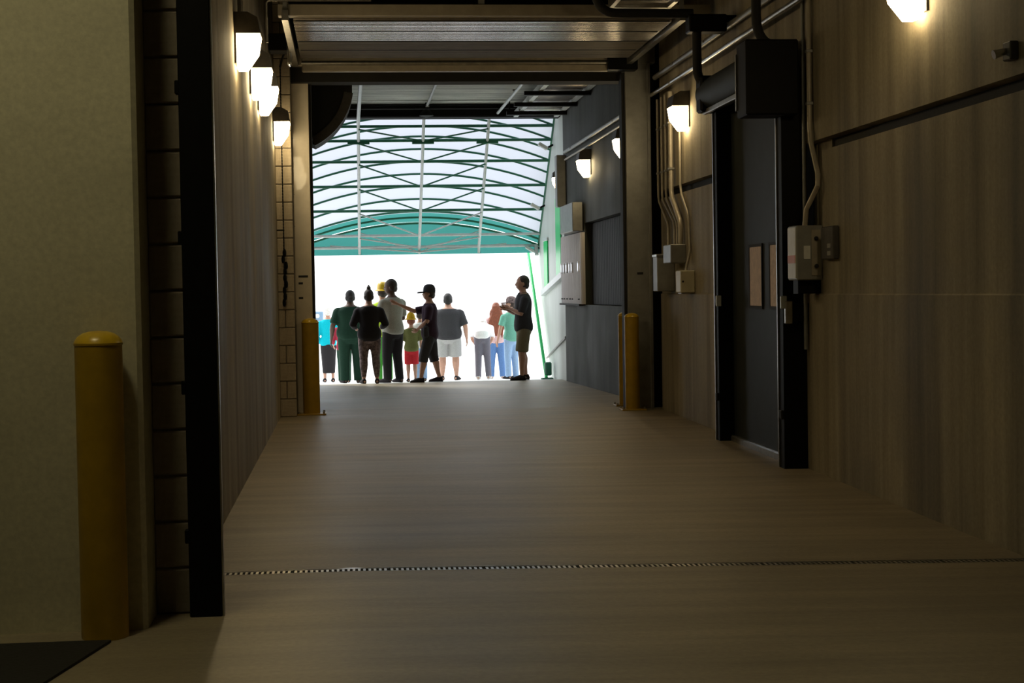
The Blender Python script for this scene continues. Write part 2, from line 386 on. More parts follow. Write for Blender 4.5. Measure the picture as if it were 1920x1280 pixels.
for i, (y, l) in enumerate([(11.95, 'lit wall lamp on the left wall, closest to the black door track'), (13.75, 'lit wall lamp second along the left wall from the black door track'),
          (14.95, 'lit wall lamp third along the left wall from the black door track'), (17.95, 'lit wall lamp beside the block return and chain, last of the left wall row')]):
    wall_lamp(XL, y, 3.05, 'L', l, gl)
for y, l in [(9.75, 'lit wall lamp high above the long groove on the bare concrete wall'), (16.65, 'lit wall lamp between the conduits and the dark rapid door'),
             (20.2, 'lit wall lamp partly hidden behind the grey steel door post'), (23.45, 'lit wall lamp above the dark shutter recess near daylight')]:
    wall_lamp(XR, y, 3.05, 'R', l, gr)

t = thing('hall_lamp', 'square ceiling lamp lighting the near hall in front of the cream wall', 'lamp', (-1.65, 5.2, 4.75))
MB().box((-.35, -.35, .06), (.35, .35, .16), .02).build('housing', 'bronze_housing', t)
MB().box((-.32, -.32, .02), (.32, .32, .06), .01).build('diffuser', 'hall_lens', t)
for sx in (-.25, .25): MB().box((sx-.01, -.01, .16), (sx+.01, .01, .45)).build('hanger_rod', 'grey_steel', t)

# ------------------------------------------------------------------ rapid door on the right wall (door_1)
d1 = thing('door_1', 'dark rapid roll-up door with two small windows and black side columns', 'door', kind='structure')
m_ = MB()
m_.box((3.535, 12.42, -.03), (3.552, 14.46, 3.12)); m_.build('door_curtain', 'door_fabric', d1)
for ya, yb in ((13.40, 13.80), (12.72, 13.12)):
    w = MB().box((3.526, ya, 1.23), (3.536, yb, 1.74), .004).build('vision_window', 'window_film', d1)
    f = MB()
    for a, b in (((3.522, ya-.025, 1.205), (3.536, ya, 1.765)), ((3.522, yb, 1.205), (3.536, yb+.025, 1.765)), ((3.522, ya, 1.74), (3.536, yb, 1.765)), ((3.522, ya, 1.205), (3.536, yb, 1.23))): f.box(a, b)
    f.build('window_frame', 'black_rubber', w)
MB().box((3.50, 12.40, -.05), (3.56, 14.48, .03), .012).build('bottom_bar', 'galvanised', d1)
for y0, y1 in ((12.26, 12.42), (14.46, 14.60)):
    c = MB().box((3.395, y0, -.06), (3.60, y1, 3.1), .004).build('side_column', 'black_metal', d1)
    MB().box((3.385, y1-.03, -.05), (3.395, y1-.01, 3.0)).build('edge_strip', 'galvanised', c)
    MB().box((3.37, y0-.03, 1.22), (3.42, y0+.0, 1.32), .005).build('photo_eye', 'pale_steel', c)
    MB().box((3.375, y0+.02, .35), (3.397, y0+.08, .42), .005).build('photo_eye', 'black_rubber', c)
MB().tube([(3.385, 12.35, 3.17), (3.385, 14.58, 3.17)], .155, 28).build('roll_tube', 'door_fabric', d1, True)
MB().box((3.29, 12.5, 2.985), (3.33, 14.56, 3.03), .006).build('tube_trim', 'galvanised', d1)
MB().box((3.085, 12.12, 2.72), (3.50, 12.42, 3.30), .01).build('drive_box', 'black_metal', d1)
MB().box((3.075, 12.40, 2.78), (3.10, 12.43, 3.22)).build('drive_box_flange', 'galvanised', d1)
MB().box((3.24, 14.40, 3.0), (3.55, 14.60, 3.33), .02).build('end_bracket', 'black_metal', d1)
m_ = MB(); pts = [(3.21, 12.27, 5.2), (3.21, 12.27, 3.50)] + [(3.21+.13*(1-math.cos(a)), 12.27, 3.48-.2*math.sin(a)) for a in lin(.2, 1.5, 6)]
m_.tube(pts, .038, 14).build('cable_duct', 'black_rubber', d1, True)

def cond(name, label, pts, r, m='galvanised', group=None, clips=None, cat='conduit'):
    t = thing(name, label, cat, group=group)
    MB().tube(pts, r, 10).build('pipe', m, t, True)
    for c in (clips or []): MB().box((c[0]-r*1.25, c[1]-r*1.25, c[2]-.012), (c[0]+r*1.25, c[1]+r*1.25, c[2]+.012), .003).build('pipe_clip', 'grey_steel', t)
    return t
# black duct above the door
t = thing('cable_duct', 'thick black duct dropping from the ceiling to the far end of the door roll', 'duct')
m_ = MB(); c0 = [(2.30, 14.5, 5.2), (2.30, 14.5, 4.12)] + [(2.30+.17*(1-math.cos(a)), 14.5, 4.10-.19*math.sin(a)) for a in lin(.15, 1.5, 6)] + [(2.6, 14.5, 3.905), (3.2, 14.5, 3.905)]
m_.tube(c0, .042, 14).build('horizontal_duct', 'black_rubber', t, True)
MB().box((3.15, 14.42, 3.73), (3.50, 14.60, 3.89), .01).build('junction_box', 'black_metal', t)
m_ = MB(); c0 = [(3.235, 14.5, 3.76), (3.235, 14.5, 3.42)] + [(3.235+.12*(1-math.cos(a)), 14.5, 3.40-.16*math.sin(a)) for a in lin(.2, 1.5, 5)]
m_.tube(c0, .042, 14).build('vertical_duct', 'black_rubber', t, True)
MB().box((3.48, 14.46, 3.835), (3.598, 14.56, 3.885)).build('wall_arm', 'black_metal', t)

# conduits on the right wall
cond('conduit', 'long bright conduit running under another along the right wall', [(3.50, 9, 3.60), (3.50, 18.1, 3.60)], .022, group='long conduits of the right wall', clips=[(3.50, y, 3.6) for y in (10, 12, 15.5, 17)])
cond('conduit', 'long dull conduit high along the right wall above a brighter one', [(3.545, 9, 3.80), (3.545, 18.1, 3.80)], .03, 'grey_steel', 'long conduits of the right wall', clips=[(3.545, y, 3.80) for y in (10, 12, 15.5, 17)])
cond('conduit', 'vertical conduit beside the near column of the dark rapid door', [(3.56, 12.2, 3.70), (3.56, 12.2, .9)], .016, 'grey_steel')
cond('conduit', 'pale vertical conduit bending across the wall recess into the grey switch box',
     [(3.57, 12.08, 3.74), (3.57, 12.08, 2.62), (3.57, 12.05, 2.5), (3.57, 11.87, 2.24), (3.555, 11.83, 2.15), (3.50, 11.95, 1.98), (3.49, 11.96, 1.857)], .02, 'tan_steel', clips=[(3.57, 12.08, 3.2), (3.57, 12.08, 2.8)])
for i, l in enumerate(('galvanised conduit closest to the black gap in the bundle by the steel post', 'second galvanised conduit from the black gap in the bundle by the steel post',
                       'third galvanised conduit from the black gap in the bundle by the steel post', 'thickest conduit of the bundle by the steel post, closest to the lamp')):
    y = (18.02, 17.80, 17.58, 17.30)[i]; yb = (17.62, 17.28, 17.14, 16.98)[i]; r_ = .016 if i < 3 else .028
    cond('conduit', l, [(3.553, y, 3.54), (3.553, y, 2.45), (3.553, y-.04, 2.38), (3.553, yb-.10, 2.12), (3.553, yb-.14, 2.04), (3.55, yb-.14, 1.862 if i else 1.772)], r_, 'tan_steel', 'conduit bundle beside the grey steel post', clips=[(3.553, y, 3.2), (3.553, y, 2.7)])
cond('conduit', 'thin conduit hanging from the lamp beside the dark rapid door down to a cream box',
     [(3.58, 16.95, 3.1), (3.58, 16.95, 2.5), (3.58, 16.9, 2.40), (3.58, 16.62, 2.20), (3.58, 16.55, 2.1), (3.58, 16.5, 1.78), (3.54, 16.45, 1.66), (3.52, 16.44, 1.577)], .014, 'tan_steel')
# junction boxes near the post
def ebox(name, label, a, b, m, bev=.008, cat='box'):
    t = thing(name, label, cat); MB().box(a, b, bev).build('enclosure', m, t); return t
t = ebox('junction_box', 'small cream junction box with a round lock at the end of thin conduit', (3.445, 16.36, 1.345), (3.60, 16.60, 1.575), 'white_enamel')
MB().tube([(3.47, 16.361, 1.46), (3.47, 16.35, 1.46)], .011, 10).build('lock', 'black_rubber', t)
MB().box((3.46, 16.4, 1.333), (3.6, 16.56, 1.347)).build('mounting_foot', 'grey_steel', t)
ebox('junction_box', 'grey junction box directly below the conduit bundle', (3.43, 16.78, 1.66), (3.60, 17.18, 1.86), 'grey_steel')
t = ebox('junction_box', 'tall narrow grey box beside the black gap of the steel post', (3.40, 17.38, 1.36), (3.60, 17.62, 1.76), 'grey_steel')
MB().box((3.392, 17.37, 1.74), (3.6, 17.63, 1.77), .004).build('lid', 'galvanised', t)
# switch box near the door
t = ebox('switch_box', 'grey switch box with labels and two dark knobs beside the rapid door', (3.395, 11.86, 1.44), (3.60, 12.10, 1.855), 'grey_steel')
MB().box((3.389, 11.875, 1.455), (3.396, 12.085, 1.84)).build('label_plate', 'label_white', t)
MB().box((3.386, 11.88, 1.57), (3.390, 12.08, 1.63)).build('warning_label', 'label_orange', t)
MB().box((3.51, 11.853, 1.475), (3.58, 11.861, 1.82)).build('button_plate', 'tan_steel', t)
MB().box((3.45, 11.855, 1.60), (3.50, 11.861, 1.70)).build('nameplate', 'label_white', t)
for z in (1.755, 1.545): MB().lathe([(.016, 0), (.016, .012), (.010, .022)], (0, 0, 0), 12).build('knob', 'black_rubber', t, True).matrix_local = Matrix.Translation((3.545, 11.853, z)) @ Matrix.Rotation(math.pi/2, 4, 'X')
MB().box((3.42, 11.92, 1.336), (3.6, 12.05, 1.445)).build('bracket', 'black_metal', t)
t = ebox('outlet_box', 'small dark outlet box on the wall next to the grey switch box', (3.55, 11.45, 1.59), (3.60, 11.74, 1.835), 'bronze_housing')
for z in (1.635, 1.69): MB().box((3.545, 11.50, z-.016), (3.551, 11.58, z+.016), .002).build('socket', 'grey_steel', t)
t = ebox('push_station', 'slim silver push station on the near column of the rapid door', (3.40, 12.20, 1.10), (3.46, 12.265, 1.28), 'galvanised')
MB().box((3.46, 12.2, 1.12), (3.6, 12.262, 1.26)).build('bracket', 'black_metal', t)
t = thing('floodlight', 'small shiny fitting high on the concrete wall above the groove', 'fitting', (3.6, 8.33, 2.64))
MB().box((-.05, -.05, -.05), (0, .05, .05), .006).build('base', 'bronze_housing', t)
MB().tube([(-.05, 0, 0), (-.12, 0, -.02)], [.018, .026], 12).build('nozzle', 'chrome', t, True)

# ------------------------------------------------------------------ overhead sectional door (door_2), open, lying under the ceiling
d2 = thing('door_2', 'open sectional overhead door lying flat under the ceiling with ribbed panels', 'door', kind='structure')
DX0, DX1, DZ = -.46, 3.20, 3.99
def ribbed(x0, x1, y0, y1, z, pitch=.05, dep=.012):
    m_ = MB(); n = max(2, int((y1-y0)/pitch)); prof = []
    for i in range(n):
        a = y0+(y1-y0)*i/n; p = (y1-y0)/n
        prof += [(a, z+dep), (a+p*.25, z), (a+p*.65, z), (a+p*.9, z+dep)]
    prof += [(y1, z+dep), (y1, z+.05), (y0, z+.05)]
    return m_.prism(prof, 'x', x0, x1)
for k, (y0, y1) in enumerate(((15.45, 16.05), (16.06, 16.66), (16.67, 17.27), (17.28, 17.88))):
    s_ = ribbed(DX0, DX1, y0+.004, y1-.004, DZ, .075).build('door_section', 'ribbed_aluminium' if k < 2 else 'dull_steel', d2)
    MB().box((DX0+.02, y0-.003, DZ-.002), (DX1-.02, y0+.004, DZ+.01)).build('section_joint', 'black_rubber', s_)
MB().box((-.60, 15.30, 4.02), (3.55, 15.44, 4.13), .006).build('front_stiffener', 'tan_steel', d2)
MB().box((-.46, 18.25, 3.90), (3.22, 18.36, 4.06), .012).build('bottom_section', 'tan_steel', d2)
MB().tube([(-.46, 18.24, 3.99), (3.2, 18.24, 3.99)], .028, 12).build('bottom_rail', 'galvanised', d2, True)
MB().box((3.02, 18.15, 3.90), (3.36, 18.35, 4.10), .008).build('end_bracket', 'black_metal', d2)
for x in (DX0-.07, DX1+.06):
    m_ = MB().prism([(x-.03, DZ-.03), (x+.03, DZ-.03), (x+.03, DZ+.07), (x-.03, DZ+.07)], 'y', 15.2, 18.3); m_.build('horizontal_track', 'galvanised', d2)
    MB().box((x-.02, 15.25, DZ+.07), (x+.02, 15.29, 5.2)).build('track_hanger', 'grey_steel', d2)
MB().box((1.30, 15.33, 4.12), (1.36, 15.39, 5.2)).build('track_hanger', 'grey_steel', d2)
# jambs
m_ = MB(); m_.box((-.645, 18.76, -.02), (-.440, 18.80, 4.0)); m_.box((-.445, 18.76, -.02), (-.405, 19.05, 4.0), .004); m_.box((-.645, 18.68, -.02), (-.605, 18.80, 4.0), .004)
j = m_.build('jamb_channel', 'jamb_paint', d2); MB().box((-.405, 18.86, -.02), (-.375, 19.05, 3.9)).build('weather_seal', 'black_rubber', j)
for z in (1.52, 1.35, 1.60):
    MB().box((-.56, 18.756, z-.012), (-.56+(.11 if z == 1.60 else .05), 18.761, z+.012)).build('jamb_sticker', 'black_rubber', j)
for z in (3.2, 2.55, 2.18, 1.2): MB().lathe([(.008, 0), (.006, .006)], (0, 0, 0), 8).build('bolt', 'galvanised', j).matrix_local = Matrix.Translation((-.59, 18.76, z)) @ Matrix.Rotation(math.pi/2, 4, 'X')
m_ = MB(); m_.box((3.285, 18.38, -.03), (3.53, 18.42, 4.0)); m_.box((3.25, 18.38, -.03), (3.29, 18.62, 4.0), .004); m_.box((3.50, 18.34, -.03), (3.535, 18.42, 4.0), .004)
j = m_.build('jamb_channel', 'grey_steel', d2); MB().box((3.215, 18.45, -.03), (3.25, 18.62, 3.9)).build('weather_seal', 'black_rubber', j)
MB().box((3.36, 18.375, 1.56), (3.43, 18.381, 1.585)).build('jamb_sticker', 'black_rubber', j)
MB().box((3.53, 18.5, -.03), (3.82, 18.62, 5.1)).build('filler_plate', 'black_metal', d2)
MB().box((-.8, 18.79, -.02), (-.44, 18.95, 5.1)).build('filler_plate', 'black_metal', d2)
MB().box((3.25, 18.36, 4.0), (3.6, 18.6, 4.3), .01).build('head_bracket', 'grey_steel', d2)
MB().box((-.66, 18.5, 4.0), (-.44, 18.78, 4.2), .01).build('head_bracket', 'tan_steel', d2)

# ribbed vent panel near the black duct
t = thing('ceiling_vent', 'ribbed metal vent with pale frame hanging above the black duct', 'vent')
ribbed(2.50, 3.0, 13.1, 14.72, 4.02, .06).build('louver', 'ribbed_aluminium', t)
for a, b in (((2.46, 13.1, 3.99), (2.50, 14.72, 4.08)), ((3.0, 13.1, 3.99), (3.04, 14.72, 4.08)), ((2.46, 14.68, 3.99), (3.04, 14.76, 4.08))): MB().box(a, b).build('frame_rail', 'galvanised', t)
for x in (2.5, 3.0): MB().box((x-.01, 13.4, 4.05), (x+.01, 13.42, 5.2)).build('hanger_rod', 'grey_steel', t)
# thin conduit at upper left, chain hoist
cond('conduit', 'thin horizontal conduit under the ceiling above the left end of the overhead door', [(-.70, 15.2, 3.75), (-.70, 15.2, 4.12), (-.68, 15.2, 4.145), (.27, 15.2, 4.145), (.27, 15.2, 4.3)], .013, 'galvanised')
cond('conduit', 'short slanted conduit rising from the lamp closest to the black door track', [(-.74, 11.95, 3.45), (-.755, 11.95, 5.1)], .02, 'galvanised')
t = thing('chain_hoist', 'black chain hoist with a hanging loop of chain beside the block return', 'hoist')
MB().box((XL+.004, 17.2, 3.98), (-.58, 17.5, 4.16), .01).build('gear_box', 'black_metal', t)
m_ = MB(); m_.tube([(-.585, 17.35, 3.99), (-.545, 17.35, 3.99)], .15, 24); m_.build('chain_wheel', 'grey_steel', t, True)
m_ = MB(); m_.tube([(-.565, 17.35+.155*math.cos(a), 3.99+.155*math.sin(a)) for a in lin(0, 2*math.pi, 24)], .012, 8); m_.build('wheel_rim', 'chrome', t, True)
for dy in (-.02, .02):
    m_ = MB(); z = 3.95
    while z > 1.32: m_.ell((-.70, 18.22+dy, z), .007, .007, .022, 6, 5); z -= .034
    m_.build('chain', 'black_metal', t)
m_ = MB()
for i in range(9): m_.ell((-.70+random.uniform(-.02, .02), 18.22+random.uniform(-.03, .03), 1.30+i*.07), .022, .03, .05, 8, 6)
m_.build('chain_bundle', 'black_metal', t)
MB().box((XL+.004, 18.2, 2.11), (-.69, 18.24, 2.125)).build('chain_keeper', 'black_metal', t)
m_ = MB(); m_.tube([(-.70, 18.22, 3.95), (-.66, 17.9, 4.0), (-.6, 17.5, 4.05)], .012, 8); m_.build('guide_rod', 'black_metal', t)

# ------------------------------------------------------------------ things under the far soffit
t = thing('duct_elbow', 'big black curved duct elbow hanging behind the pale steel jamb', 'duct')
cx, cz, R = -.74, 4.02, .86
arc = [(cx+R*math.cos(a), cz+R*math.sin(a)) for a in lin(-.16, -1.12, 14)]
out = [(cx, 4.06), (cx+R*.99, 4.02)] + arc + [(cx, cz-.62)]
MB().prism(out, 'y', 20.1, 20.75).build('elbow_body', 'black_rubber', t)
m_ = MB(); r2 = R+.012
m_.rings([[(cx+rr*math.cos(a), yy, cz+rr*math.sin(a)) for rr, yy in ((R-.10, 20.07), (r2, 20.07), (r2, 20.12), (R-.10, 20.12))] for a in lin(-.16, -1.12, 14)]); m_.build('rim_band', 'bronze_housing', t)
MB().box((-.25, 20.4, 4.0), (-.2, 20.45, 4.52)).build('hanger_strap', 'grey_steel', t)
MB().box((-.5, 20.1, 4.02), (-.4, 20.6, 4.5)).build('hanger_strap', 'black_metal', t)
t = thing('soffit_tray', 'ribbed metal tray with pale rails and dark cross bars under the far soffit', 'tray')
for y0, y1 in ((20.6, 22.0), (22.08, 23.2), (23.32, 24.6), (24.72, 25.8), (25.92, 26.7)): ribbed(2.90, 3.50, y0, y1, 4.32, .09).build('ribbed_panel', 'ribbed_aluminium', t)
for x in (2.86, 3.54): MB().box((x-.035, 20.6, 4.29), (x+.035, 26.72, 4.38)).build('side_rail', 'pale_steel', t)
for y in (22.04, 23.26, 24.66, 25.86): MB().box((2.62, y-.05, 4.23), (3.62, y+.05, 4.29)).build('cross_bar', 'black_metal', t)
for y in (22.04, 25.86): MB().box((2.66, y-.01, 4.28), (2.68, y+.01, 4.52)).build('hanger_rod', 'black_metal', t)
MB().box((3.2, 26.1, 4.36), (3.22, 26.12, 4.52)).build('hanger_rod', 'black_metal', t)
cond('conduit', 'pale conduit along the far soffit close beside the ribbed tray', [(2.56, 19.2, 4.36), (2.56, 26.7, 4.36)], .024, 'pale_steel', clips=[(2.56, y, 4.40) for y in (21, 24)])
cond('conduit', 'pale conduit along the far soffit next to the curved duct elbow', [(.24, 19.0, 4.33), (.24, 26.7, 4.27), (.24, 27.15, 4.24)], .03, 'pale_steel')
cond('sprinkler_pipe', 'thin sprinkler pipe down the middle of the far soffit', [(1.36, 19.0, 4.46), (1.36, 26.29, 4.44)], .022, 'grey_steel', clips=[(1.36, 26.2, 4.42)], cat='pipe')
cond('sprinkler_pipe', 'dark pipe crossing the far soffit just before the edge beam', [(-.78, 26.35, 4.42), (3.6, 26.35, 4.42)], .035, 'black_metal', cat='pipe')
m_ = MB(); t = thing('fire_sprinkler', 'dark fire sprinkler where the two soffit pipes meet', 'sprinkler', (1.36, 26.55, 4.30))
MB().lathe([(.02, .12), (.05, .10), (.09, .06), (.12, 0), (.02, -.02)]).build('deflector', 'black_metal', t, True)
MB().tube([(0, 0, .1), (0, 0, .24)], .02, 10).build('stem', 'black_metal', t)
cond('conduit', 'conduit pair member high along the dark far wall, above the hidden lamp', [(3.555, 18.8, 3.62), (3.555, 25.8, 3.62)], .03, 'grey_steel', clips=[(3.555, 21, 3.62), (3.555, 25, 3.62)])
cond('conduit', 'thin bright conduit along the dark far wall just under a thicker one', [(3.555, 18.8, 3.50), (3.555, 25.8, 3.50)], .016, 'tan_steel', clips=[(3.555, 22, 3.5)])
# dark shutter in the recess
t = thing('roller_shutter', 'black ribbed shutter in the recess of the dark far wall', 'shutter')
for i in range(22):
    y = 20.78+i*.148; MB().box((3.70, y, 1.165), (3.735, y+.140, 2.39), .006).build('shutter_slat', 'black_rubber', t)
# white corrugated panel, box over it
t = thing('corrugated_panel', 'white corrugated wall panel with a row of small square windows', 'panel')
prof = []
for i in range(24):
    y = 24.06+i*.0955; prof += [(y, 3.56), (y+.03, 3.535), (y+.06, 3.535), (y+.085, 3.56)]
prof2 = [(x, y) for y, x in prof] + [(3.60, 26.35), (3.60, 24.06)]
MB().prism(prof2, 'z', 1.17, 2.26).build('corrugated_sheet', 'white_panel', t)
for y in (24.30, 25.02, 25.28, 25.62, 25.95, 26.22):
    w = MB().box((3.522, y-.055, 1.68), (3.53, y+.055, 1.80)).build('small_window', 'window_glow', t)
    f = MB()
    for a, b in (((y-.075, 1.66), (y-.05, 1.82)), ((y+.05, 1.66), (y+.075, 1.82)), ((y-.05, 1.795), (y+.05, 1.82)), ((y-.05, 1.66), (y+.05, 1.685))): f.box((3.516, a[0], a[1]), (3.535, b[0], b[1]))
    f.build('window_frame', 'label_white', w)
    MB().box((3.52, y-.04, 1.235), (3.535, y+.04, 1.255)).build('vent_slot', 'black_rubber', t)
MB().box((3.50, 24.1, 1.145), (3.6, 26.34, 1.172)).build('bottom_flashing', 'black_rubber', t)
tag(MB().box((3.42, 24.1, 2.28), (3.578, 25.5, 2.72), .01).build('equipment_box', 'grey_steel'), 'long grey box mounted above the white corrugated panel', 'box')
tag(MB().box((3.45, 26.05, 2.75), (3.60, 26.30, 3.6), .01).build('cable_riser', 'grey_steel'), 'tall grey cable riser box at the corner of the tunnel mouth', 'box')

# ------------------------------------------------------------------ outside: siding wall, canopy, posts
m_ = MB().prism([(26.36, -.6), (28.1, -.6), (30.62, 2.04), (29.9, 2.7), (27.6, 4.6), (26.36, 5.2)], 'x', XR+.02, XR+.22)
struct('wall_outside', m_, 'pale_siding', 'pale siding wall outside the tunnel mouth beside the canopy', 'wall')
t = thing('wall_rail', 'pale flat rail slanting down along the outside siding wall', 'rail')
MB().prism([(26.4, 1.70), (29.3, 1.38), (29.3, 1.28), (26.4, 1.60)], 'x', 3.54, 3.62).build('rail', 'pale_steel', t)
MB().prism([(26.4, .62), (29.0, .16), (29.0, .14), (26.4, .58)], 'x', 3.59, 3.625).build('lower_seam', 'grey_steel', t)
for y0, y1, z0, z1, l in ((26.82, 27.45, 1.62, 2.98, 'long bright green strip panel on the siding wall, closest to the tunnel mouth'), (28.65, 29.15, 1.42, 2.30, 'shorter green strip panel on the siding wall, closest to the leaning post')):
    t = thing('strip_panel', l, 'panel'); MB().box((3.595, y0, z0), (3.612, y1, z1), .004).build('panel_face', 'bright_green', t)
    MB().box((3.585, y0-.04, z1-.02), (3.612, y1+.04, z1+.04), .006).build('top_cap', 'pale_steel', t)
t = thing('brace_post', 'green steel post leaning against the siding wall outside', 'post')
MB().tube([(3.47, 28.02, -.16), (3.47, 30.55, 2.10)], .03, 12).build('post', 'bright_green', t, True)
MB().box((3.38, 27.9, floorz(3.5, 28.1)-.02), (3.58, 28.12, floorz(3.5, 28)+.03), .006).build('base_plate', 'green_paint', t)
MB().box((3.45, 28.02, -.12), (3.57, 28.14, .12), .02).build('foot_bracket', 'green_paint', t)

cn = thing('canopy', 'arched pale fabric canopy on green steel frames with teal front', 'canopy')
TIES = [(27.60, 4.24), (27.86, 4.02), (28.26, 3.69), (28.75, 3.29), (29.25, 2.88), (29.79, 2.45), (30.04, 2.24)]
HW, CX, RISE = 2.26, 1.36, .44
def arch_pts(y, z, rise=RISE, n=26, hw=HW, dz=0.):
    Rr = (hw*hw+rise*rise)/(2*rise); a0 = math.asin(hw/Rr)
    return [(CX+Rr*math.sin(a), y, z+dz+Rr*math.cos(a)-(Rr-rise)) for a in lin(-a0, a0, n)]
# nearer extension hidden by the beam
allst = [(27.2, 4.56)] + TIES
st = [allst[0]]
for a, b in zip(allst, allst[1:]): st += [((a[0]+b[0])/2, (a[1]+b[1])/2), b]
st = [s_ for s_ in st if s_ not in (st[3],)]
for y, z in st:
    MB().tube(arch_pts(y, z), .019, 8).build('arch_rib', 'green_paint', cn, True)
for i, (y, z) in enumerate(TIES):
    MB().tube([(CX-HW, y, z), (CX+HW, y, z)], .026 if i < 6 else .03, 8).build('tie_bar', 'green_paint' if i < 5 else 'pale_steel', cn, True)
PX = (.245, CX, 2.48)
for x in PX:
    MB().tube([(x, 27.2, 4.54)] + [(x, y, z-.02) for y, z in TIES] + [(x, 30.08, 2.12)], .028, 8).build('purlin', 'pale_steel', cn, True)
for (y0, z0), (y1, z1) in zip(TIES, TIES[1:]):
    for x in (PX[0], PX[2]): MB().tube([(CX, y1, z1-.01), (x, y0, z0-.05)], .014, 6).build('brace', 'pale_steel' if y1 > 29.5 else 'green_paint', cn)
for sx in (-1, 1):
    MB().tube([(CX+sx*HW, 27.2, 4.56)] + [(CX+sx*HW, y, z) for y, z in TIES], .03, 8).build('eave_rail', 'green_paint', cn, True)
for x in PX: MB().box((x-.19, 27.83, 3.96), (x+.19, 27.90, 4.03), .006).build('bracket_plate', 'green_paint', cn)
def fabric(stations, name, m, dz=.03):
    m_ = MB(); rows = [arch_pts(y, z, dz=dz) for y, z in stations]; n = len(rows[0])
    lo = [[(p[0], p[1]+.003, p[2]-.004) for p in r] for r in rows]
    for R_ in (rows, ): m_.rings(R_, cap=False, closed=False)
    return m_.build(name, m, cn, True)
fine = []
for a, b in zip(allst, allst[1:]): fine += [(a[0]+(b[0]-a[0])*k/4, a[1]+(b[1]-a[1])*k/4) for k in range(4)]
fine.append(allst[-1])
cut = len(fine)-4
fabric(fine[:cut+1], 'roof_fabric', 'canopy_fabric'); fabric(fine[cut:], 'front_strip', 'teal_fabric')
top = arch_pts(30.07, 2.24, .47); m_ = MB(); m_.rings([top, [(p[0], 30.075, 2.10) for p in top]], cap=False, closed=False); m_.build('gable_fabric', 'teal_fabric', cn)
for sgn, (xa, za, xb, zb) in enumerate([(CX, 2.14, .245, 2.52), (CX, 2.14, 2.48, 2.52), (CX, 2.14, -.3, 2.28), (CX, 2.14, 3.0, 2.28)]):
    MB().tube([(xa, 30.03, za), (xb, 30.03, zb)], .014, 6).build('gable_brace', 'pale_steel', cn)
for x in (-.86, 3.56):
    MB().tube([(x, 30.0, floorz(x, 30)), (x, 30.0, 2.24)], .04, 10).build('corner_post', 'pale_steel', cn, True) if x < 0 else MB().tube([(x, 29.95, 2.05), (x, 30.0, 2.24)], .04, 10).build('wall_shoe', 'pale_steel', cn, True)
for i, (y, z, l) in enumerate([(27.75, 3.86, 'small white floodlight at the highest end of the canopy edge'), (29.05, 2.88, 'small white floodlight halfway down the canopy edge'), (30.0, 2.13, 'white floodlight at the front corner of the canopy')]):
    t = thing('floodlight', l, 'floodlight', (3.50, y, z), group='canopy floodlights')
    MB().box((-.16, -.06, -.03), (.02, .06, .03), .01).build('head', 'pale_steel', t).rotation_euler = (0, .55, 0)
    MB().tube([(0, 0, 0), (.12, 0, .06)], .018, 8).build('bracket', 'black_metal', t)
wall_lamp(XR+.02, 27.15, 3.12, 'R', 'small wall lamp on the pale siding outside above the green downspout', gr).scale = (.55, .55, .75)
# cabinet outside at left
t = thing('utility_cabinet', 'pale blue-grey cabinet standing outside past the left jamb', 'cabinet', (-.70, 36.0, floorz(0, 36)))
MB().box((-.16, -.15, 1.15), (.16, .15, 1.58), .02).build('housing', 'blue_grey', t); MB().tube([(0, 0, 0), (0, 0, 1.2)], .06, 12).build('post', 'pale_steel', t)
MB().lathe([(.05, 0), (.05, .01)], (0, 0, 0), 14).build('dial', 'label_white', t).matrix_local = Matrix.Translation((.03, -.15, 1.48)) @ Matrix.Rotation(math.pi/2, 4, 'X')
MB().box((-.10, -.16, 1.17), (.02, -.149, 1.27)).build('notice', 'yellow_paint', t)

# ------------------------------------------------------------------ people
def remesh(mb, name, vox, m, parent, smooth=5, extra=None):
    me = mb.mesh('tmp'); o = link('tmp', me)
    r = o.modifiers.new('r', 'REMESH'); r.mode = 'VOXEL'; r.voxel_size = vox
    s = o.modifiers.new('s', 'SMOOTH'); s.iterations = smooth; s.factor = .5
    dg = bpy.context.evaluated_depsgraph_get(); ev = o.evaluated_get(dg)
    nm = bpy.data.meshes.new_from_object(ev, depsgraph=dg)
    bpy.data.objects.remove(o); bpy.data.meshes.remove(me)
    if extra:                         # fingers, eyes: joined to the same body mesh
        import bmesh
        bm = bmesh.new(); bm.from_mesh(nm); t2 = extra.mesh('tmp2'); bm.from_mesh(t2); bm.to_mesh(nm); bm.free(); bpy.data.meshes.remove(t2)
    nm.name = name; nm.materials.clear()
    for mm in (m if isinstance(m, (list, tuple)) else [m]): nm.materials.append(MATS[mm])
    for p in nm.polygons: p.use_smooth = True
    return link(name, nm, parent)

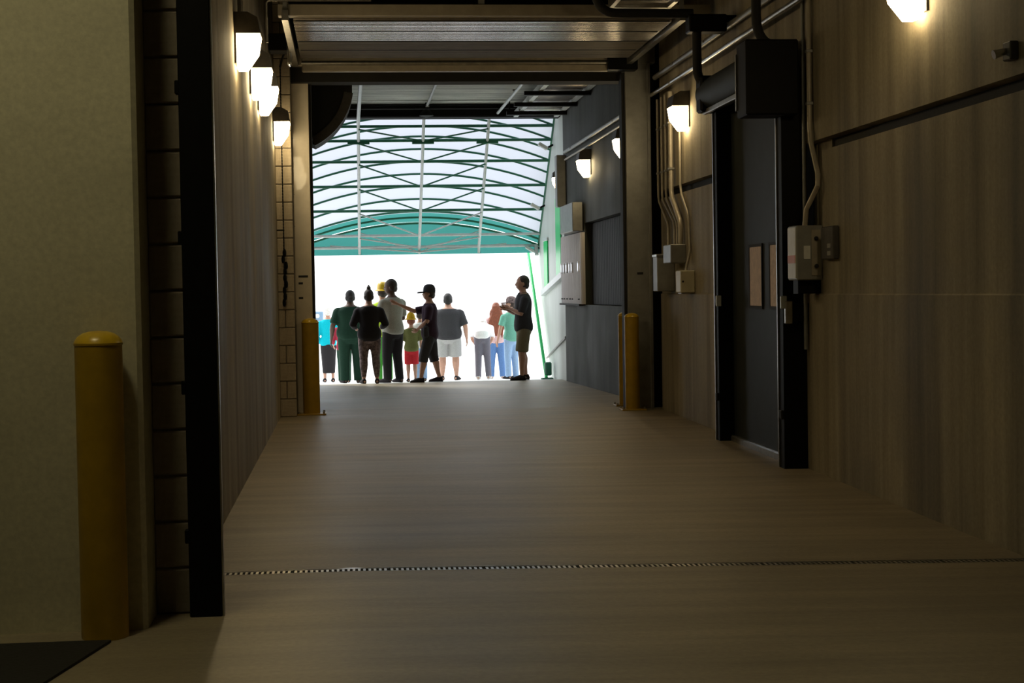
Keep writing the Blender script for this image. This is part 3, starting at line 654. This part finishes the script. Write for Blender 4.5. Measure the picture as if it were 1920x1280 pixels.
TORSO = [(.455, .060, .055), (.49, .088, .070), (.53, .098, .074), (.57, .094, .068), (.62, .084, .062), (.68, .089, .066), (.74, .100, .069), (.775, .107, .067), (.802, .097, .060), (.822, .076, .052), (.838, .056, .046), (.852, .042, .040)]
def person(label, x, y, rot, h, w=1., belly=0., lean=0., arms=None, feet=None, knees=None, head_yaw=0., head_pitch=0.,
           top='black', sleeve=.45, top_hem=.47, bottom='black', kind='pants', shoes='shoe', hair='brown', style='short', hat=None, skin='skin', collar=False, female=False, vox=.015, head=1.12):
    t = thing('person', label, 'person', (x, y, floorz(x, y)), rot, group='people at the tunnel mouth')
    piv = Vector((0, 0, .53*h))
    def U(p):                                   # upper-body lean about the hips
        p = Vector(p); f = min(1., max(0., (p.z-.46*h)/(.16*h))) if lean else 0.
        cl, sl = math.cos(lean*f), math.sin(lean*f); p = p-piv; return Vector((p.x, p.y*cl+p.z*sl, -p.y*sl+p.z*cl))+piv
    nk = Vector((0, 0, .86*h)); hy, hp = math.cos(head_yaw), math.sin(head_yaw)
    def H(p):                                   # head turn, then lean
        p = Vector(p)-nk
        c, s = math.cos(head_pitch), math.sin(head_pitch); p = Vector((p.x, p.y*c+p.z*s, -p.y*s+p.z*c))
        p *= head; return U(Vector((p.x*hy-p.y*hp, p.x*hp+p.y*hy, p.z))+nk)
    feet = feet or ((-.055, 0, 0.), (.055, 0, 0.))          # x, y (in h), toe angle
    arms = arms or {}
    def ring(z, rx, ry, e=0., oy=0., n=20):
        return [U((math.copysign(abs(math.cos(a))**.85, math.cos(a))*(rx*h*w+e), math.copysign(abs(math.sin(a))**.85, math.sin(a))*(ry*h*(w*.8+.2)+e)+oy*h, z*h)) for a in [2*math.pi*j/n for j in range(n)]]
    def torso(z0, z1, e, mb, flare=0.):
        R_ = []
        for z, rx, ry in TORSO:
            if z < z0-.02 or z > z1+.001: continue
            b = belly*math.exp(-((z-.60)/.06)**2); ee = e+flare*max(0, (.62-z))*h
            if female: rx = rx*(.94 if .7 < z < .81 else .92 if z > .58 else 1.03)
            R_.append(ring(max(z, z0), rx+b*.35, ry+b*.5, ee, b*.35))
        mb.rings(R_)
    sh = {s: U((s*.112*h*w**.6*(.93 if female else 1), 0, .782*h)) for s in (-1, 1)}
    J = {}
    for s in (-1, 1):
        el, wr = arms.get(s, ((s*.150*w**.8, -.015, .63), (s*.158*w**.8, .035, .485)))
        J[s] = (sh[s], U(Vector(el)*h), U(Vector(wr)*h))
    LG = {}
    for s, ft in zip((-1, 1), feet):
        hip = Vector((s*.050*h*w, 0, .50*h)); an = Vector((ft[0]*h, ft[1]*h, .045*h))
        kn = (hip+an)/2+Vector((0, .018*h, .0)); 
        if knees and s in knees: kn = Vector(knees[s])*h
        LG[s] = (hip, kn, an, ft[2])
    lw = w**.6
    # --- body
    b = MB(); torso(.455, .852, 0, b)
    b.tube([U((0, -.004*h, .80*h)), H((0, .004*h, .875*h)), H((0, .008*h, .90*h))], [.040*h*lw, .033*h*lw, .033*h], 12)
    b.ell((0, .008*h, .935*h), .0435*h, .052*h, .064*h, 16, 10, H); b.ell((0, .022*h, .905*h), .034*h, .038*h, .034*h, 14, 8, H)
    b.ell((0, .062*h, .922*h), .008*h, .012*h, .012*h, 8, 6, H)
    for s in (-1, 1):
        b.ell((s*.045*h, .0, .925*h), .007*h, .012*h, .018*h, 8, 6, H)
        S, E_, W_ = J[s]; mid = S.lerp(E_, .4); fm = E_.lerp(W_, .3)
        b.tube([S, mid, E_, fm, W_], [.032*h*lw, .029*h*lw, .024*h*lw, .024*h*lw, .0165*h], 12, round_ends=True)
        d = (W_-E_).normalized(); pm = W_+d*.05*h
        b.tube([W_, W_+d*.02*h, pm], [.016*h, .022*h, .022*h], 10, flat=((1, 0, 0), .55), round_ends=True)
        hip, kn, an, ta = LG[s]; c1 = hip.lerp(kn, .5); c2 = kn.lerp(an, .3)+Vector((0, -.008*h, 0))
        b.tube([hip, c1, kn, c2, kn.lerp(an, .65), an], [.056*h*lw, .048*h*lw, .034*h*lw, .036*h*lw, .026*h*lw, .021*h], 14, round_ends=True)
        fd = Vector((math.sin(ta)*-1, math.cos(ta), 0)); 
        b.tube([an-fd*.022*h-Vector((0, 0, .022*h)), an+fd*.04*h-Vector((0, 0, .02*h)), an+fd*.10*h-Vector((0, 0, .03*h))], [.022*h, .022*h, .014*h], 10, round_ends=True)
    ex = MB()
    for s in (-1, 1):                                         # fingers and thumbs
        S, E_, W_ = J[s]; d = (W_-E_).normalized(); side = Vector((0, 1, 0)); side = (side-d*side.dot(d)).normalized(); curl = d.cross(side)*(-s)
        base = W_+d*.052*h
        for k, (o_, ln) in enumerate(((.016, .040), (.0055, .046), (-.005, .043), (-.0155, .034))):
            p0 = base+side*o_*h; p1 = p0+d*ln*.55*h+curl*.004*h; p2 = p1+(d*.8+curl*.5)*ln*.55*h
            ex.tube([p0-d*.012*h, p0, p1, p2], [.0056*h, .0056*h, .005*h, .004*h], 6)
        p0 = W_+d*.018*h+side*.016*h; ex.tube([p0, p0+(d*.6+side*.7)*.022*h, p0+(d*1.3+side*.8)*.030*h], [.0066*h, .006*h, .0045*h], 6)
    ex.mi = 1
    for s in (-1, 1): ex.ell((s*.0175*h, .0545*h, .937*h), .006*h, .006*h, .0042*h, 8, 6, H)
    ex.mi = 2; ex.ell((0, .0575*h, .8985*h), .014*h, .005*h, .0035*h, 8, 6, H)
    remesh(b, 'body', vox, [skin, 'eye', 'lip'], t, 4, ex)
    # --- top
    g = MB(); torso(top_hem, .840, .014 if female else .017, g, .05)
    for s in (-1, 1):
        S, E_, W_ = J[s]; e = .016; g.ell(S+Vector((-s*.012*h, 0, 0)), .046*h*lw, .043*h*lw, .043*h*lw, 12, 8)
        if sleeve > 0:
            q = max(0., sleeve-.5)*2; pts = [S-(E_-S)*.12, S, S.lerp(E_, min(1, sleeve*2)*.5), S.lerp(E_, min(1, sleeve*2))]; rad = [.030*h*lw+e, .035*h*lw+e, .032*h*lw+e, .030*h*lw+e]
            if q > 0: pts += [E_.lerp(W_, q*.5), E_.lerp(W_, q)]; rad += [.026*h*lw+e*.8, .019*h*lw+e*.6]
            g.tube(pts, rad, 14)
    remesh(g, 'shirt' if sleeve < .8 else 'jacket', vox, 'cloth_'+top, t, 4)
    if collar:
        c = MB(); n = 16
        c.rings([[U((rr*h*math.cos(2*math.pi*j/n), rr*h*math.sin(2*math.pi*j/n), zz*h)) for j in range(n)] for rr, zz in ((.060, .822), (.050, .85), (.042, .852), (.046, .83))], cap=False); c.build('collar', 'cloth_'+top, t, True)
    # --- bottom
    g = MB()
    if kind == 'skirt':
        a0 = [(feet[0][0]+feet[1][0])/2, (feet[0][1]+feet[1][1])/2]
        g.rings([[Vector((math.cos(2*math.pi*j/20)*rx*h*w+a0[0]*h*f, math.sin(2*math.pi*j/20)*ry*h*w+a0[1]*h*f, z*h)) for j in range(20)] for z, rx, ry, f in ((.12, .082, .07, 1), (.14, .086, .074, 1), (.3, .096, .085, .6), (.45, .108, .09, .2), (.53, .108, .085, 0), (.58, .095, .075, 0))])
        remesh(g, 'skirt', vox, 'cloth_'+bottom, t, 3)
    else:
        g.rings([ring(.435, .058, .055, .012), ring(.455, .064, .060, .012), ring(.475, .084, .07, .012)]); torso(.462, .60 if lean < 1 else .57, .012, g)
        for s in (-1, 1):
            hip, kn, an, ta = LG[s]; lo = an-Vector((0, 0, .018*h))
            if kind == 'shorts': pts = [hip, hip.lerp(kn, .5), kn+(hip-kn)*.02]; rad = [.062*h*lw, .062*h*lw, .060*h*lw]
            elif kind == 'capri': pts = [hip, hip.lerp(kn, .5), kn, kn.lerp(an, .25)]; rad = [.060*h*lw, .057*h*lw, .050*h*lw, .048*h*lw]
            elif kind == 'leggings': pts = [hip, hip.lerp(kn, .5), kn, kn.lerp(an, .3)+Vector((0, -.008*h, 0)), kn.lerp(an, .9)]; rad = [.060*h*lw, .053*h*lw, .040*h*lw, .041*h*lw, .027*h]
            else: pts = [hip, hip.lerp(kn, .5), kn, kn.lerp(an, .5), lo]; rad = [.062*h*lw, .056*h*lw, .047*h*lw, .043*h*lw, .040*h*lw]
            g.tube(pts, rad, 16)
        remesh(g, {'shorts': 'shorts', 'capri': 'shorts', 'leggings': 'leggings'}.get(kind, 'trousers'), vox, 'cloth_'+bottom, t, 4)
    # --- shoes
    for s in (-1, 1):
        hip, kn, an, ta = LG[s]; g = MB(); fd = Vector((-math.sin(ta), math.cos(ta), 0)); sd = Vector((fd.y, -fd.x, 0))
        R_ = []
        zb = an.z-.045*h
        for f, wd, ht in ((-.036, .014, .030), (-.030, .023, .052), (0, .026, .058), (.04, .028, .048), (.08, .030, .033), (.108, .024, .026), (.118, .012, .016)):
            c = Vector((an.x, an.y, zb))+fd*f*h
            R_.append([c+sd*wd*h*math.cos(a)+Vector((0, 0, max(0.0, ht*h*.5+ht*h*.55*math.sin(a)))) for a in [2*math.pi*j/12 for j in range(12)]])
        g.rings(R_); o = g.build('shoe', 'cloth_'+shoes, t, True)
    # --- hair and hats
    if style != 'bald':
        g = MB(); g.ell((0, -.006*h, .949*h), .0475*h, .053*h, .056*h, 18, 12, H)
        for s in (-1, 1): g.ell((s*.036*h, -.012*h, .925*h), .013*h, .030*h, .030*h, 10, 7, H)
        g.ell((0, -.030*h, .918*h), .038*h, .026*h, .038*h, 12, 8, H)
        if style == 'bun': g.ell((0, -.012*h, 1.012*h), .022*h, .022*h, .022*h, 12, 8, H); g.ell((0, -.01*h, 1.034*h), .010*h, .010*h, .012*h, 8, 6, H)
        if style == 'long':
            R_ = []
            for i, z in enumerate(lin(.96, .60, 12)):
                f = i/12; wv = .006*math.sin(i*1.9)
                R_.append([H((math.cos(a)*(.050+.042*math.sin(math.pi*min(1, f*1.05)))*h+wv*h, (-.030-.02*math.sin(f*2.2)+math.sin(a)*(.034-.012*f))*h, z*h)) for a in [2*math.pi*j/16 for j in range(16)]])
            g.rings(R_)
            for q in range(9):
                xx = -.084+.021*q; g.tube([H((xx*.5*h, -.06*h, .88*h)), H((xx*h, -.075*h, .78*h)), H(((xx*1.25+random.uniform(-.01, .01))*h, -.066*h, .69*h)), H(((xx*1.1+random.uniform(-.012, .012))*h, -.062*h, (.60+random.uniform(-.03, .02))*h))], [.012*h, .014*h, .012*h, .004*h], 8)
        remesh(g, 'hair', .009, 'hair_'+hair, t, 2)
    if hat:
        hk, hc = hat; g = MB(); n = 22
        prof = {'cap': [(1.05, .945), (1.07, .962), (1.02, .985), (.86, 1.006), (.55, 1.018), (.15, 1.022)], 'hardhat': [(1.12, .955), (1.10, .975), (1.02, .998), (.82, 1.018), (.5, 1.030), (.12, 1.034)],
                'brim': [(1.06, .95), (1.06, .965), (1.0, .99), (.85, 1.010), (.5, 1.022), (.12, 1.026)], 'bow': [(1.05, .95), (1.07, .965), (1.0, .99), (.82, 1.012), (.45, 1.03), (.1, 1.05)]}[hk]
        g.rings([[H((math.cos(2*math.pi*j/n)*.048*h*r_, (math.sin(2*math.pi*j/n)*.056*r_)*h, z*h)) for j in range(n)] for r_, z in prof])
        o = g.build({'hardhat': 'hard_hat', 'cap': 'cap'}.get(hk, 'hat'), hc, t, True)
        g = MB()
        if hk == 'cap':
            R_ = []
            for z in (.940, .954): R_.append([H((math.sin(a)*.050*h, (.040+math.cos(a)*.075)*h, (z-.006*math.cos(a))*h)) for a in lin(-1.57, 1.57, 12)])
            g.rings(R_)
        else:
            g.rings([[H((math.cos(2*math.pi*j/n)*.048*h*r_, math.sin(2*math.pi*j/n)*.056*h*r_, z*h)) for j in range(n)] for r_, z in ((1.0, .955), (1.5, .944), (1.52, .949), (1.0, .962))], cap=False)
        b_ = g.build('brim', hc, o, True)
    return t

R90 = math.pi/2
person('person in a teal cardigan and long black skirt standing outside', -.42, 34.2, .05, 1.60, .98, sleeve=.95, top='teal', bottom='black', kind='skirt', hair='white', female=True, vox=.018,
       arms={1: ((.155, .02, .63), (.12, .12, .56))})
person('child in a dark red top and dark green trousers behind the heavy person', -.08, 31.5, 0, 1.32, 1.05, sleeve=.9, top='dark_red', bottom='dark_green', vox=.018, arms={-1: ((-.17, .02, .64), (-.16, .11, .56))})
person('heavy person in a dark green shirt and green trousers seen from behind', .05, 29.6, .12, 1.68, 1.42, belly=.03, sleeve=.42, top='dark_green', bottom='dark_green', hair='black', skin='skin_dark', feet=((-.075, 0, .2), (.075, .0, -.2)))
person('person with a hair bun in a black jacket and patterned leggings', .36, 27.2, .08, 1.57, 1.2, sleeve=.95, top='black', top_hem=.455, bottom='patterned', kind='leggings', hair='brown', style='bun', female=True, feet=((-.07, -.02, .15), (.07, -.05, -.1)),
       arms={-1: ((-.175, .0, .64), (-.14, .11, .60)), 1: ((.175, .0, .64), (.14, .11, .6))})
person('person in a neon yellow vest and yellow hard hat behind the grey shirt', .66, 30.2, .2, 1.80, 1.0, sleeve=.35, top='neon', bottom='green', hat=('hardhat', 'yellow_paint'), skin='skin', vox=.018)
person('tall person in a light grey shirt and black trousers looking sideways', .775, 27.85, .65, 1.77, 1.06, sleeve=.42, top='light_grey', bottom='black', hair='brown', head_yaw=.75, head_pitch=.12, feet=((-.06, .02, .2), (.06, -.02, -.1)), skin='skin_dark',
       arms={-1: ((-.15, .06, .64), (-.06, .20, .66)), 1: ((.15, .02, .63), (.11, .15, .60))})
person('child in a mustard hat, olive shirt and red shorts', 1.145, 29.2, .05, 1.17, 1.0, sleeve=.45, top='olive', bottom='red', kind='shorts', hair='auburn', hat=('bow', 'cloth_mustard'), vox=.013, head=1.32)
person('child in pale jeans and white shirt behind the person in a cap', 1.36, 30.3, 0, 1.33, .95, sleeve=.4, top='white', bottom='pale_jeans', hair='brown', vox=.018)
p6 = person('person in a dark cap and dark clothes reaching an arm to a shoulder', 1.385, 27.15, R90*.93, 1.60, 1.12, belly=.012, sleeve=.45, top='plum', top_hem=.455, bottom='charcoal', kind='capri', hair='brown', hat=('cap', 'cloth_charcoal'), female=True,
       arms={1: ((.085, .17, .755), (.0, .335, .835)), -1: ((-.15, .02, .65), (-.07, .12, .57))}, feet=((-.06, .10, .15), (.06, -.09, -.1)))
person('heavy person in a dark shirt and pale grey shorts seen from behind', 1.965, 31.4, -.12, 1.68, 1.42, belly=.03, sleeve=.45, top='charcoal', bottom='pale_grey', kind='shorts', hair='black', feet=((-.08, 0, .2), (.085, 0, -.25)), skin='skin')
person('person in grey trousers bending forward with back to the tunnel', 2.64, 31.6, -.1, 1.70, .82, lean=1.3, sleeve=.45, top='white', bottom='grey', shoes='pale_shoe', hair='white', feet=((-.05, 0, 0), (.07, .06, -.1)), arms={-1: ((-.12, .10, .66), (-.05, .20, .64)), 1: ((.12, .10, .66), (.05, .20, .64))}, vox=.018)
person('person with long wavy auburn hair, pink top and blue jeans', 3.02, 32.6, 0, 1.54, .95, sleeve=.4, top='pink', bottom='jeans', hair='auburn', style='long', female=True, feet=((-.075, 0, .1), (.075, 0, -.1)), shoes='pale_shoe', vox=.016)
person('young person in a mint shirt, cap and pale jeans beside the khaki shorts', 3.18, 31.1, .45, 1.56, .95, sleeve=.42, top='mint', bottom='pale_jeans', hair='brown', hat=('cap', 'cloth_patterned'), head_yaw=.9, vox=.016, arms={-1: ((-.16, .0, .65), (-.19, .02, .50))})
person('tall person in a black shirt and khaki shorts standing in profile', 2.985, 27.15, R90*1.02, 1.755, 1.06, belly=.012, sleeve=.45, top='charcoal', bottom='khaki', kind='shorts', hair='brown', collar=True, feet=((-.05, .03, .1), (.05, -.02, -.05)),
       arms={-1: ((-.13, .04, .645), (-.03, .14, .70)), 1: ((.13, .05, .645), (.02, .16, .69))})
# bag held by the person in the cap
t = thing('shoulder_bag', 'small dark shoulder bag at the hip of the person in the cap', 'bag', (1.31, 26.96, floorz(1.3, 27)+.86), R90*.9)
MB().box((-.12, -.05, -.10), (.12, .05, .10), .03).build('bag_body', 'cloth_charcoal', t, True)
MB().tube([(-.08, 0, .08), (0, -.05, .26), (.08, -.10, .42)], .012, 8).build('strap', 'cloth_black', t)
